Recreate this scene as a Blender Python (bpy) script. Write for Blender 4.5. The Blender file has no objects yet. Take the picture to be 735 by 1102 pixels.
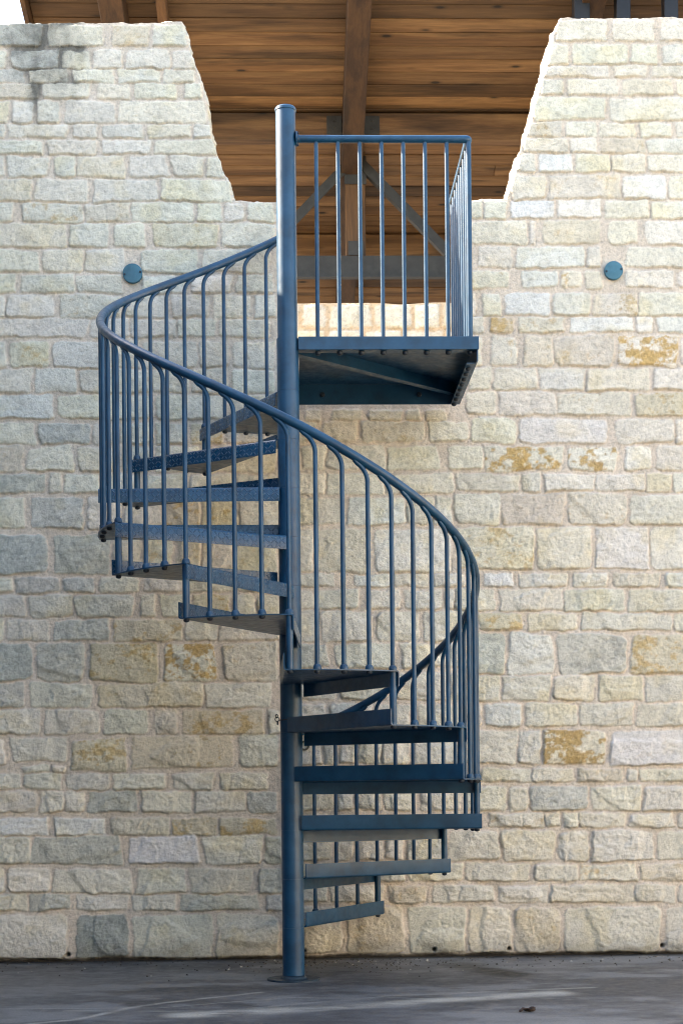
import bpy, math, random
import numpy as np
from math import sin, cos, radians, pi, sqrt, atan2
from mathutils import Vector, Matrix

random.seed(11)
scene = bpy.context.scene
C = scene.collection

# ------------------------------------------------------------------ dimensions (metres, staircase pole at the origin)
RISE, Z0 = 0.2225, 0.0198          # tread n lies at Z0 + n*RISE, the landing is the 13th level
R_TREAD, R_RAIL = 0.866, 0.845
WALL_Y, WALL_T = 0.893, 0.45
LAND_W, LAND_Y0, LAND_Y1 = 0.867, -0.03, 0.80
LAND_Z = Z0 + 13 * RISE
SUN_AZ = (-0.960, 0.280)           # horizontal direction towards the sun
SUN_EL = 36.5


# ------------------------------------------------------------------ tagging
def tag(o, label=None, cat=None, group=None, kind=None):
    if label: o['label'] = label
    if cat: o['category'] = cat
    if group: o['group'] = group
    if kind: o['kind'] = kind
    return o


def empty(name, loc=(0, 0, 0), rz=0.0):
    o = bpy.data.objects.new(name, None)
    o.location = loc
    o.rotation_euler = (0, 0, rz)
    o.empty_display_size = 0.1
    C.objects.link(o)
    return o


def link_mesh(name, me, mats, parent=None, smooth=False):
    o = bpy.data.objects.new(name, me)
    C.objects.link(o)
    for m in (mats if isinstance(mats, (list, tuple)) else [mats]):
        me.materials.append(m)
    if parent: o.parent = parent
    if smooth: me.polygons.foreach_set('use_smooth', [True] * len(me.polygons))
    return o


class MB:
    """collects boxes, tubes, prisms and lofts and links them as one mesh"""
    def __init__(self):
        self.v, self.f, self.m, self.uv = [], [], [], []

    def face(self, idx, m=0, uv=None):
        self.f.append(tuple(idx)); self.m.append(m)
        self.uv.append(uv if uv else [(0, 0)] * len(idx))

    def box(self, x0, x1, y0, y1, z0, z1, M=None, m=0, bev=0.0):
        """box with optional chamfered edges"""
        b = bev
        n = len(self.v)
        if b <= 0:
            pts = [(x, y, z) for z in (z0, z1) for y in (y0, y1) for x in (x0, x1)]
            fs = [(0, 2, 3, 1), (4, 5, 7, 6), (0, 1, 5, 4), (2, 6, 7, 3), (0, 4, 6, 2), (1, 3, 7, 5)]
        else:
            pts, fs, id_ = [], [], {}
            c = ((x0, x1), (y0, y1), (z0, z1))
            for i in (0, 1):
                for j in (0, 1):
                    for k in (0, 1):
                        s = (i, j, k)
                        for ax in range(3):
                            p = []
                            for a in range(3):
                                val = c[a][s[a]]
                                if a != ax: val += b if s[a] == 0 else -b
                                p.append(val)
                            id_[(s, ax)] = len(pts); pts.append(tuple(p))
            for ax in range(3):
                o1, o2 = [a for a in range(3) if a != ax]
                for side in (0, 1):
                    q = []
                    for (u, w) in ((0, 0), (1, 0), (1, 1), (0, 1)):
                        s = [0, 0, 0]; s[ax] = side; s[o1] = u; s[o2] = w
                        q.append(id_[(tuple(s), ax)])
                    fs.append(tuple(q))
            for ax in range(3):
                o1, o2 = [a for a in range(3) if a != ax]
                for u in (0, 1):
                    for w in (0, 1):
                        s = [0, 0, 0]; s[o1] = u; s[o2] = w
                        s0 = list(s); s0[ax] = 0; s1 = list(s); s1[ax] = 1
                        s0, s1 = tuple(s0), tuple(s1)
                        fs.append((id_[(s0, o1)], id_[(s1, o1)], id_[(s1, o2)], id_[(s0, o2)]))
            for i in (0, 1):
                for j in (0, 1):
                    for k in (0, 1):
                        s = (i, j, k)
                        fs.append((id_[(s, 0)], id_[(s, 1)], id_[(s, 2)]))
        for p in pts:
            p = Vector(p)
            self.v.append(M @ p if M else p)
        for f in fs: self.face([n + i for i in f], m)

    def tube(self, pts, r, n=12, caps=True, m=0, taper=None):
        """round tube along a polyline, with parallel-transported rings"""
        pts = [Vector(p) for p in pts]
        N = len(pts)
        base = len(self.v)
        t0 = (pts[1] - pts[0]).normalized()
        u = t0.orthogonal().normalized()
        for i, p in enumerate(pts):
            if i == 0: t = t0
            elif i == N - 1: t = (pts[-1] - pts[-2]).normalized()
            else: t = ((pts[i] - pts[i - 1]).normalized() + (pts[i + 1] - pts[i]).normalized()).normalized()
            u = (u - t * u.dot(t)).normalized()
            w = t.cross(u)
            rr = r[i] if isinstance(r, (list, tuple)) else r
            for k in range(n):
                a = 2 * pi * k / n
                self.v.append(p + u * (rr * cos(a)) + w * (rr * sin(a)))
        for i in range(N - 1):
            for k in range(n):
                k2 = (k + 1) % n
                self.face([base + i * n + k, base + i * n + k2, base + (i + 1) * n + k2, base + (i + 1) * n + k], m)
        if caps:
            self.face([base + k for k in reversed(range(n))], m)
            self.face([base + (N - 1) * n + k for k in range(n)], m)

    def lathe(self, prof, n=24, at=(0, 0, 0), m=0, M=None):
        """profile [(r, z), ...] spun about z"""
        base = len(self.v)
        at = Vector(at)
        for (r, z) in prof:
            for k in range(n):
                a = 2 * pi * k / n
                p = Vector((r * cos(a), r * sin(a), z))
                if M: p = M @ p
                self.v.append(p + at)
        for i in range(len(prof) - 1):
            for k in range(n):
                k2 = (k + 1) % n
                self.face([base + i * n + k, base + i * n + k2, base + (i + 1) * n + k2, base + (i + 1) * n + k], m)
        self.face([base + k for k in reversed(range(n))], m)
        self.face([base + (len(prof) - 1) * n + k for k in range(n)], m)

    def mesh(self, name):
        me = bpy.data.meshes.new(name)
        me.from_pydata([tuple(v) for v in self.v], [], self.f)
        me.polygons.foreach_set('material_index', self.m)
        uvl = me.uv_layers.new(name='uv')
        flat = [c for q in self.uv for p in q for c in p]
        uvl.data.foreach_set('uv', flat)
        me.update()
        return me

    def build(self, name, mats, parent=None, auto=None):
        me = self.mesh(name)
        import bmesh
        bm = bmesh.new(); bm.from_mesh(me)
        bmesh.ops.recalc_face_normals(bm, faces=bm.faces)
        if auto:
            for f in bm.faces: f.smooth = True
            for e in bm.edges:
                if len(e.link_faces) == 2 and e.calc_face_angle(0) > radians(auto): e.smooth = False
        bm.to_mesh(me); bm.free()
        return link_mesh(name, me, mats, parent)


# ------------------------------------------------------------------ numpy noise
_rng = np.random.RandomState(5)
_TAB = _rng.rand(512, 512).astype(np.float32)


def vnoise(x, y, s=0):
    x = x + s * 17.37; y = y + s * 9.71
    xi = np.floor(x).astype(np.int64); yi = np.floor(y).astype(np.int64)
    fx = (x - xi).astype(np.float32); fy = (y - yi).astype(np.float32)
    fx = fx * fx * fx * (fx * (fx * 6 - 15) + 10); fy = fy * fy * fy * (fy * (fy * 6 - 15) + 10)
    a = _TAB[xi & 511, yi & 511]; b = _TAB[(xi + 1) & 511, yi & 511]
    c = _TAB[xi & 511, (yi + 1) & 511]; d = _TAB[(xi + 1) & 511, (yi + 1) & 511]
    return (a + (b - a) * fx) + ((c + (d - c) * fx) - (a + (b - a) * fx)) * fy


def fbm(x, y, s=0, oct=4, gain=0.5):
    t = 0; amp = 1.0; tot = 0
    for o in range(oct):
        t = t + amp * (vnoise(x * 2 ** o, y * 2 ** o, s + o * 3) - 0.5) * 2
        tot += amp; amp *= gain
    return t / tot


def sstep(a, b, x):
    t = np.clip((x - a) / (b - a), 0, 1)
    return t * t * (3 - 2 * t)


# ------------------------------------------------------------------ materials
def mat(name):
    m = bpy.data.materials.new(name); m.use_nodes = True
    nt = m.node_tree
    return m, nt, nt.nodes['Principled BSDF'], nt.nodes, nt.links


def mth(nt, op, a, b=None, c=None):
    n = nt.nodes.new('ShaderNodeMath'); n.operation = op
    for i, v in enumerate((a, b, c)):
        if v is None: continue
        if isinstance(v, (int, float)): n.inputs[i].default_value = v
        else: nt.links.new(v, n.inputs[i])
    return n.outputs[0]


def noise(nt, vec, scale, detail=4, rough=0.55, dist=0.0):
    n = nt.nodes.new('ShaderNodeTexNoise')
    n.inputs['Scale'].default_value = scale; n.inputs['Detail'].default_value = detail
    n.inputs['Roughness'].default_value = rough; n.inputs['Distortion'].default_value = dist
    nt.links.new(vec, n.inputs['Vector'])
    return n


def ramp(nt, fac, stops):
    r = nt.nodes.new('ShaderNodeValToRGB')
    el = r.color_ramp.elements
    while len(el) < len(stops): el.new(0.5)
    for e, (p, c) in zip(el, stops):
        e.position = p
        e.color = (c, c, c, 1) if isinstance(c, (int, float)) else (*c, 1)
    nt.links.new(fac, r.inputs[0])
    return r.outputs[0]


def mix(nt, fac, a, b, blend='MIX'):
    n = nt.nodes.new('ShaderNodeMix'); n.data_type = 'RGBA'; n.blend_type = blend
    for idx, v in ((0, fac), (6, a), (7, b)):
        if isinstance(v, (int, float)): n.inputs[idx].default_value = v
        elif isinstance(v, tuple): n.inputs[idx].default_value = (*v, 1)
        else: nt.links.new(v, n.inputs[idx])
    return n.outputs[2]


def bump(nt, height, strength, dist, normal=None):
    b = nt.nodes.new('ShaderNodeBump')
    b.inputs['Strength'].default_value = strength; b.inputs['Distance'].default_value = dist
    nt.links.new(height, b.inputs['Height'])
    if normal: nt.links.new(normal, b.inputs['Normal'])
    return b.outputs[0]


def coord(nt, which='Object'):
    return nt.nodes.new('ShaderNodeTexCoord').outputs[which]


def stone_material(name, grain=1.0):
    m, nt, p, N, L = mat(name)
    a = N.new('ShaderNodeAttribute'); a.attribute_name = 'tint'
    v = coord(nt)
    n1 = noise(nt, v, 55, 5, 0.7); n2 = noise(nt, v, 260, 3, 0.6); n3 = noise(nt, v, 14, 5, 0.65)
    g = ramp(nt, n1.outputs[0], [(0.30, 0.74), (0.5, 1.0), (0.72, 1.10)])
    col = mix(nt, 1.0, a.outputs['Color'], g, 'MULTIPLY')
    g3 = ramp(nt, n3.outputs[0], [(0.32, 0.88), (0.5, 1.0), (0.7, 1.06)])
    col = mix(nt, 1.0, col, g3, 'MULTIPLY')
    pits = ramp(nt, n2.outputs[0], [(0.30, 0.55), (0.38, 1.0)])
    col = mix(nt, 0.7, col, mix(nt, 1.0, col, pits, 'MULTIPLY'))
    L.new(col, p.inputs['Base Color'])
    p.inputs['Roughness'].default_value = 0.92
    p.inputs['Specular IOR Level'].default_value = 0.2
    b = bump(nt, n2.outputs[0], 0.35 * grain, 0.005)
    b = bump(nt, n1.outputs[0], 0.75 * grain, 0.014, b)
    L.new(b, p.inputs['Normal'])
    return m


def paint_material(name, base=(0.0006, 0.044, 0.096), rough=0.44, plate=False):
    m, nt, p, N, L = mat(name)
    v = coord(nt)
    n1 = noise(nt, v, 9, 5, 0.6); n2 = noise(nt, v, 160, 3, 0.6)
    dark = tuple(c * 0.72 for c in base); lite = tuple(min(1, c * 1.22 + 0.004) for c in base)
    col = ramp(nt, n1.outputs[0], [(0.36, dark), (0.5, base), (0.66, lite)])
    dust = ramp(nt, noise(nt, v, 45, 6, 0.75).outputs[0], [(0.60, 0.0), (0.80, 0.35)])
    col = mix(nt, dust, col, (0.03, 0.055, 0.075))
    r = ramp(nt, noise(nt, v, 30, 4, 0.6).outputs[0], [(0.3, rough - 0.08), (0.7, rough + 0.14)])
    if plate:
        uv = coord(nt, 'UV')
        sep = N.new('ShaderNodeSeparateXYZ'); L.new(uv, sep.inputs[0])
        S = 50.0
        x = mth(nt, 'MULTIPLY', sep.outputs[0], S); y = mth(nt, 'MULTIPLY', sep.outputs[1], S)
        ix = mth(nt, 'FLOOR', x); iy = mth(nt, 'FLOOR', y)
        fx = mth(nt, 'SUBTRACT', mth(nt, 'SUBTRACT', x, ix), 0.5); fy = mth(nt, 'SUBTRACT', mth(nt, 'SUBTRACT', y, iy), 0.5)
        par = mth(nt, 'MODULO', mth(nt, 'ABSOLUTE', mth(nt, 'ADD', ix, iy)), 2.0)
        sg = mth(nt, 'SUBTRACT', mth(nt, 'MULTIPLY', par, 2.0), 1.0)
        fys = mth(nt, 'MULTIPLY', fy, sg)
        u = mth(nt, 'MULTIPLY', mth(nt, 'ADD', fx, fys), 0.707)
        w = mth(nt, 'MULTIPLY', mth(nt, 'SUBTRACT', fx, fys), 0.707)
        q = mth(nt, 'ADD', mth(nt, 'POWER', mth(nt, 'ABSOLUTE', mth(nt, 'DIVIDE', u, 0.50)), 2.0),
                mth(nt, 'POWER', mth(nt, 'ABSOLUTE', mth(nt, 'DIVIDE', w, 0.13)), 2.0))
        h = mth(nt, 'SUBTRACT', 1.0, mth(nt, 'MINIMUM', q, 1.0))
        h = mth(nt, 'POWER', h, 0.5)
        nb = bump(nt, h, 1.0, 0.0060)
        worn = mth(nt, 'MULTIPLY', h, ramp(nt, noise(nt, v, 25, 4, 0.6).outputs[0], [(0.4, 0.25), (0.65, 0.85)]))
        col = mix(nt, worn, col, (0.10, 0.17, 0.24))
        L.new(nb, p.inputs['Normal'])
    else:
        L.new(bump(nt, n2.outputs[0], 0.25, 0.0012), p.inputs['Normal'])
    L.new(col, p.inputs['Base Color']); L.new(r, p.inputs['Roughness'])
    p.inputs['Specular IOR Level'].default_value = 0.4
    p.inputs['Coat Weight'].default_value = 0.30
    p.inputs['Coat Roughness'].default_value = 0.24
    return m


def wood_material(name, a, b, axis='X', plankw=None):
    m, nt, p, N, L = mat(name)
    v = coord(nt)
    at = N.new('ShaderNodeAttribute'); at.attribute_name = 'tint'
    mp = N.new('ShaderNodeMapping')
    s = {'X': (0.7, 9, 9), 'Y': (9, 0.7, 9), 'Z': (9, 9, 0.7)}[axis]
    mp.inputs['Scale'].default_value = s
    ofs = mix(nt, 1.0, v, at.outputs['Color'], 'ADD')
    L.new(ofs, mp.inputs['Vector'])
    n1 = noise(nt, mp.outputs[0], 1.1, 6, 0.6, 0.5)
    n2 = noise(nt, mp.outputs[0], 7.0, 6, 0.7, 0.2)
    col = ramp(nt, n1.outputs[0], [(0.25, tuple(c * 0.62 for c in a)), (0.45, a), (0.6, b), (0.8, tuple(c * 0.8 for c in a))])
    col = mix(nt, 0.55, col, mix(nt, 1.0, col, ramp(nt, n2.outputs[0], [(0.35, 0.62), (0.62, 1.12)]), 'MULTIPLY'))
    wm = N.new('ShaderNodeMapping'); wm.inputs['Scale'].default_value = {'X': (0.5, 5, 5), 'Y': (5, 0.5, 5), 'Z': (5, 5, 0.5)}[axis]
    L.new(v, wm.inputs['Vector'])
    col = mix(nt, 1.0, col, ramp(nt, noise(nt, wm.outputs[0], 1.0, 5, 0.6).outputs[0], [(0.36, 0.42), (0.45, 0.95), (0.7, 1.08)]), 'MULTIPLY')
    # knots
    kv = N.new('ShaderNodeTexVoronoi'); kv.inputs['Scale'].default_value = 1.0
    km = N.new('ShaderNodeMapping')
    km.inputs['Scale'].default_value = {'X': (2.0, 5.0, 5.0), 'Y': (5, 2, 5), 'Z': (5, 5, 2)}[axis]
    L.new(ofs, km.inputs['Vector']); L.new(km.outputs[0], kv.inputs['Vector'])
    k = ramp(nt, kv.outputs['Distance'], [(0.05, 0.10), (0.085, 0.7), (0.14, 1.0)])
    col = mix(nt, 1.0, col, k, 'MULTIPLY')
    sepc = N.new('ShaderNodeSeparateColor'); L.new(at.outputs['Color'], sepc.inputs[0])
    br = mth(nt, 'ADD', mth(nt, 'MULTIPLY', sepc.outputs[0], 0.10), 0.52)
    cb = N.new('ShaderNodeCombineColor')
    for i in range(3): L.new(br, cb.inputs[i])
    col = mix(nt, 1.0, col, cb.outputs[0], 'MULTIPLY')
    L.new(col, p.inputs['Base Color'])
    p.inputs['Roughness'].default_value = 0.7
    L.new(bump(nt, n2.outputs[0], 0.4, 0.006), p.inputs['Normal'])
    return m


def metal_material(name, base, rough=0.5, metallic=0.6):
    m, nt, p, N, L = mat(name)
    v = coord(nt)
    n1 = noise(nt, v, 12, 6, 0.65)
    col = ramp(nt, n1.outputs[0], [(0.3, tuple(c * 0.7 for c in base)), (0.6, base), (0.8, tuple(c * 1.2 for c in base))])
    L.new(col, p.inputs['Base Color'])
    p.inputs['Roughness'].default_value = rough; p.inputs['Metallic'].default_value = metallic
    return m


M_STONE = stone_material('limestone and mortar')
M_BLUE = paint_material('blue gloss paint')
M_PLATE = paint_material('blue painted tread plate', rough=0.27, plate=True)
M_BOLT = metal_material('dark bolt steel', (0.03, 0.04, 0.055), 0.5, 0.5)
M_PLANK = wood_material('cedar planks', (0.150, 0.076, 0.030), (0.235, 0.130, 0.055), 'X')
M_RAFTER = wood_material('rafter timber', (0.080, 0.036, 0.013), (0.125, 0.060, 0.022), 'Y')
M_POST = wood_material('post timber', (0.085, 0.040, 0.014), (0.13, 0.064, 0.024), 'Z')
M_GALV = metal_material('dull galvanised steel', (0.055, 0.053, 0.048), 0.6, 0.35)
M_BLACK = metal_material('black steel', (0.02, 0.02, 0.022), 0.5, 0.2)

# ------------------------------------------------------------------ stone walls as one carved surface each
def poly_obj(name, V, F, tint, material, parent=None):
    """V (n,3) float, F (m,4) int quads, tint (n,3)"""
    me = bpy.data.meshes.new(name)
    me.vertices.add(len(V)); me.vertices.foreach_set('co', V.astype(np.float32).ravel())
    me.loops.add(F.size); me.loops.foreach_set('vertex_index', F.astype(np.int32).ravel())
    me.polygons.add(len(F))
    me.polygons.foreach_set('loop_start', np.arange(0, F.size, 4, dtype=np.int32))
    me.polygons.foreach_set('loop_total', np.full(len(F), 4, dtype=np.int32))
    me.update(calc_edges=True)
    at = me.attributes.new('tint', 'FLOAT_COLOR', 'POINT')
    at.data.foreach_set('color', np.concatenate([tint, np.ones((len(tint), 1))], 1).astype(np.float32).ravel())
    me.polygons.foreach_set('use_smooth', np.ones(len(F), dtype=bool))
    return link_mesh(name, me, material, parent)


TINTS = {'n': (0.750, 0.692, 0.560), 'w': (0.785, 0.745, 0.650), 'y': (0.705, 0.632, 0.495), 'l': (0.74, 0.680, 0.54),
         'o': (0.67, 0.59, 0.425), 'O': (0.77, 0.71, 0.57), 'g': (0.625, 0.600, 0.505), 'd': (0.54, 0.525, 0.45), 'D': (0.41, 0.41, 0.37)}
OCHRE = np.array((0.52, 0.325, 0.095))


def carve(xs, zs, stones, seed=1, relief=lambda z: 1.0, mortar=(0.66, 0.560, 0.445)):
    """height (towards the viewer) and base colour of a rubble wall on the grid xs * zs"""
    rs = np.random.RandomState(seed)
    X, Z = np.meshgrid(xs, zs)
    X = X.astype(np.float32); Z = Z.astype(np.float32)
    WX = 0.009 * fbm(X * 8, Z * 10, 1, 2) + 0.0085 * fbm(X * 27, Z * 30, 2, 4, 0.6)
    WZ = 0.007 * fbm(X * 7, Z * 8, 3, 2) + 0.0085 * fbm(X * 24, Z * 30, 4, 4, 0.6)
    n_mid = fbm(X * 26, Z * 26, 7, 4, 0.55)
    n_fine = fbm(X * 95, Z * 95, 9, 3, 0.6)
    ridg = 1 - np.abs(fbm(X * 13 + 2 * WX * 40, Z * 17, 11, 4, 0.55)) * 2.2
    H = -0.004 + 0.003 * fbm(X * 12, Z * 12, 13, 3) + 0.0014 * n_fine
    mc = np.array(mortar, dtype=np.float32) * 1.07
    COL = mc * (1 + 0.10 * fbm(X * 3, Z * 3, 15, 3) + 0.10 * n_fine)[..., None]
    nO = fbm(X * 24, Z * 30, 21, 5, 0.68); nG = fbm(X * 8, Z * 8, 23, 4)
    for (x0, x1, z0, z1, t) in stones:
        pad = 0.02
        i0, i1 = np.searchsorted(xs, x0 - pad), np.searchsorted(xs, x1 + pad)
        j0, j1 = np.searchsorted(zs, z0 - pad), np.searchsorted(zs, z1 + pad)
        if i1 - i0 < 2 or j1 - j0 < 2: continue
        sl = (slice(j0, j1), slice(i0, i1))
        grow = 0.002
        cx, cz, a, b = (x0 + x1) / 2, (z0 + z1) / 2, (x1 - x0) / 2 + grow, (z1 - z0) / 2 + grow
        ang = rs.uniform(-0.02, 0.02)
        u = X[sl] + WX[sl] - cx; v = Z[sl] + WZ[sl] - cz
        u, v = u * cos(ang) + v * sin(ang), v * cos(ang) - u * sin(ang)
        # trapezoid-like skew: stones are not true rectangles
        k1, k2 = rs.uniform(-0.09, 0.09), rs.uniform(-0.10, 0.10)
        aa = a * (1 + k2 * v / max(b, 0.01) * 0.5); bb = b * (1 + k1 * u / max(a, 0.01))
        r = min(a, b) * rs.uniform(0.06, 0.42)
        qx = np.abs(u) - aa + r; qz = np.abs(v) - bb + r
        sd = np.sqrt(np.maximum(qx, 0) ** 2 + np.maximum(qz, 0) ** 2) + np.minimum(np.maximum(qx, qz), 0) - r
        rel = relief(cz) * rs.uniform(0.75, 1.25)
        edge = 0.005 + 0.005 * rs.rand()
        e = np.clip(-sd / edge, 0, 1)
        prof = 1 - (1 - e) ** 2.0
        top = (0.003 + 0.0080 * rel) * np.ones_like(u)
        # pitched face: a few chisel planes
        for _ in range(rs.randint(4, 9)):
            th = rs.uniform(0, 2 * pi)
            off = rs.uniform(0.2, 1.0) * (abs(cos(th)) * a + abs(sin(th)) * b)
            sl_ = rs.uniform(0.08, 0.50)
            d = u * cos(th) + v * sin(th) - off + 0.016 * n_mid[sl] + 0.006 * n_fine[sl]
            top = top - np.maximum(d, 0) * sl_ * min(1.3, rel)
        top = top + (0.0040 * n_mid[sl] + 0.0030 * (ridg[sl] - 0.6) + 0.0026 * n_fine[sl]) * (0.45 + 0.55 * rel)
        # a broken step across some faces
        if rs.rand() < 0.45:
            th = rs.choice([0.2, -0.25, 1.3, 1.8, 2.9, 0.05]) + rs.uniform(-0.3, 0.3)
            d = u * cos(th) + v * sin(th) - rs.uniform(-0.5, 0.5) * a * abs(cos(th)) + 0.020 * n_mid[sl]
            top = top - sstep(-0.0015, 0.0025, d) * rs.uniform(0.002, 0.006) * rel + np.clip(d, 0, 0.04) * 0.08
        top = top + rs.uniform(-0.02, 0.02) * u + rs.uniform(-0.05, 0.02) * v
        top = np.maximum(top, 0.0015)
        h = H[sl] * (1 - prof) + prof * top
        msk = sd < 0
        H[sl] = np.where(msk, np.maximum(h, H[sl]), H[sl])
        # open hairline joint here and there, mostly under the stone
        op = sstep(0.0, 0.5, nG[sl] * 0.8 + n_mid[sl] * 0.5 - v / max(b, 0.01) * 0.35)
        H[sl] -= 0.0075 * op * np.exp(-((sd - 0.0015) / 0.0030) ** 2) * (0.4 + 0.6 * min(1, rel))
        base = np.array(TINTS[t]) * rs.uniform(0.93, 1.05) * (1 + rs.uniform(-0.025, 0.025, 3) * np.array((1, 0.3, 1.5)))
        c = base * (1 + 0.06 * nG[sl] + 0.06 * n_mid[sl])[..., None]
        warm = sstep(0.05, 0.6, nG[sl] + rs.uniform(-0.25, 0.2))[..., None]
        c = c * (1 - warm * np.array((0.02, 0.055, 0.15)))
        if t in 'oOly':
            th_ = {'o': 0.10, 'O': -0.02, 'l': 0.22, 'y': 0.36}[t] + rs.uniform(-0.06, 0.06)
            th_ -= 0.08
            wd_ = {'O': 0.42}.get(t, 0.40)
            if t == 'O': th_ -= 0.06
            k = sstep(th_, th_ + wd_, nO[sl] + 0.45 * nG[sl])[..., None] * {'o': 0.60, 'O': 0.85, 'l': 0.50, 'y': 0.36}[t]
            c = c * (1 - k) + OCHRE * rs.uniform(0.85, 1.1) * (1 + 0.25 * n_fine[sl])[..., None] * k
        if t in 'gdD':
            k = sstep(-0.05, 0.40, nO[sl])[..., None] * (0.38 if t != 'D' else 0.6)
            c = c * (1 - k) + np.array((0.25, 0.255, 0.225)) * k
        w = sstep(0.0, 0.006, -sd)[..., None]
        COL[sl] = COL[sl] * (1 - w) + c * w
    return X, Z, H, COL


def grid_faces(keep, nz, nx):
    idx = np.arange(nz * nx).reshape(nz, nx)
    fk = keep[:-1, :-1] & keep[1:, :-1] & keep[:-1, 1:] & keep[1:, 1:]
    F = np.stack([idx[:-1, :-1], idx[:-1, 1:], idx[1:, 1:], idx[1:, :-1]], -1)[fk]
    fp = np.zeros((nz + 1, nx + 1), bool); fp[1:-1, 1:-1] = fk
    # boundary edges, oriented so the rim faces outwards
    E = []
    below, above = fp[:-1, 1:-1], fp[1:, 1:-1]          # faces under / over each horizontal edge row
    j, i = np.nonzero(below & ~above); E.append(np.stack([idx[j, i + 1], idx[j, i]], -1) if len(j) else np.zeros((0, 2), int))
    j, i = np.nonzero(~below & above); E.append(np.stack([idx[j, i], idx[j, i + 1]], -1) if len(j) else np.zeros((0, 2), int))
    left, right = fp[1:-1, :-1], fp[1:-1, 1:]
    j, i = np.nonzero(left & ~right); E.append(np.stack([idx[j, i], idx[j + 1, i]], -1) if len(j) else np.zeros((0, 2), int))
    j, i = np.nonzero(~left & right); E.append(np.stack([idx[j + 1, i], idx[j, i]], -1) if len(j) else np.zeros((0, 2), int))
    return F, np.concatenate(E)


def assemble_wall(name, X, Z, Y, COL, keep, depth, rim_tint=(0.60, 0.54, 0.42), seed=3, steps=14):
    nz, nx = X.shape
    F, E = grid_faces(keep, nz, nx)
    V = np.stack([X, Y, Z], -1).reshape(-1, 3)
    T = COL.reshape(-1, 3)
    used = np.zeros(len(V), bool); used[F.ravel()] = True
    # rim: boundary edges swept to the back in rough steps
    bv = np.unique(E)
    pos = -np.ones(len(V), int); pos[bv] = np.arange(len(bv))
    Vs, Ts, Fs = [V], [T], [F]
    base = len(V); prev = bv.copy()
    P = V[bv]
    # outward direction per rim vertex from its edges
    nrm = np.zeros((len(V), 3))
    d = V[E[:, 1]] - V[E[:, 0]]
    en = np.stack([d[:, 2], np.zeros(len(d)), -d[:, 0]], -1)
    np.add.at(nrm, E[:, 0], -en); np.add.at(nrm, E[:, 1], -en)
    nb = nrm[bv]; nb /= (np.linalg.norm(nb, axis=1, keepdims=True) + 1e-9)
    for s in range(1, steps + 1):
        t = s / steps
        yy = P[:, 1] + (WALL_BACK[name] - P[:, 1]) * t
        along = (P[:, 2] * 1.0 + P[:, 0] * 0.7)
        rough = 0.022 * fbm(along * 9 + 50, yy * 8, seed, 3) + 0.009 * fbm(along * 45, yy * 40, seed + 5, 3)
        rough = rough * (1 if s < steps else 0.0) - 0.006
        Q = np.stack([P[:, 0] + nb[:, 0] * rough, yy, P[:, 2] + nb[:, 2] * rough], -1)
        Vs.append(Q)
        tt = np.array(rim_tint) * (1 + 0.15 * fbm(along * 20, yy * 20, seed + 9, 3))[:, None]
        Ts.append(tt)
        cur = base + np.arange(len(bv)); base += len(bv)
        a, b = E[:, 0], E[:, 1]
        pa, pb = (a, b) if s == 1 else (prev[pos[a]], prev[pos[b]])
        Fs.append(np.stack([pa, cur[pos[a]], cur[pos[b]], pb], -1))
        prev = cur
    V = np.concatenate(Vs); T = np.concatenate(Ts); F = np.concatenate(Fs)
    used = np.zeros(len(V), bool); used[F.ravel()] = True
    remap = np.cumsum(used) - 1
    return V[used], remap[F], T[used]


WALL_BACK = {}


def random_stones(x0, x1, z0, z1, rs, tags='nnnnnnwwylg'):
    out = []; z = z0
    while z < z1 - 0.03:
        h = rs.uniform(0.075, 0.15)
        if z + h > z1 - 0.05: h = z1 - z
        x = x0 - rs.uniform(0, 0.2)
        while x < x1:
            w = rs.uniform(0.10, 0.34)
            a, b = max(x, x0), min(x + w, x1)
            if b - a > 0.04: out.append((a, b, z + 0.004, z + h - 0.012, tags[rs.randint(len(tags))]))
            x += w + 0.018
        z += h + 0.004
    return out


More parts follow.
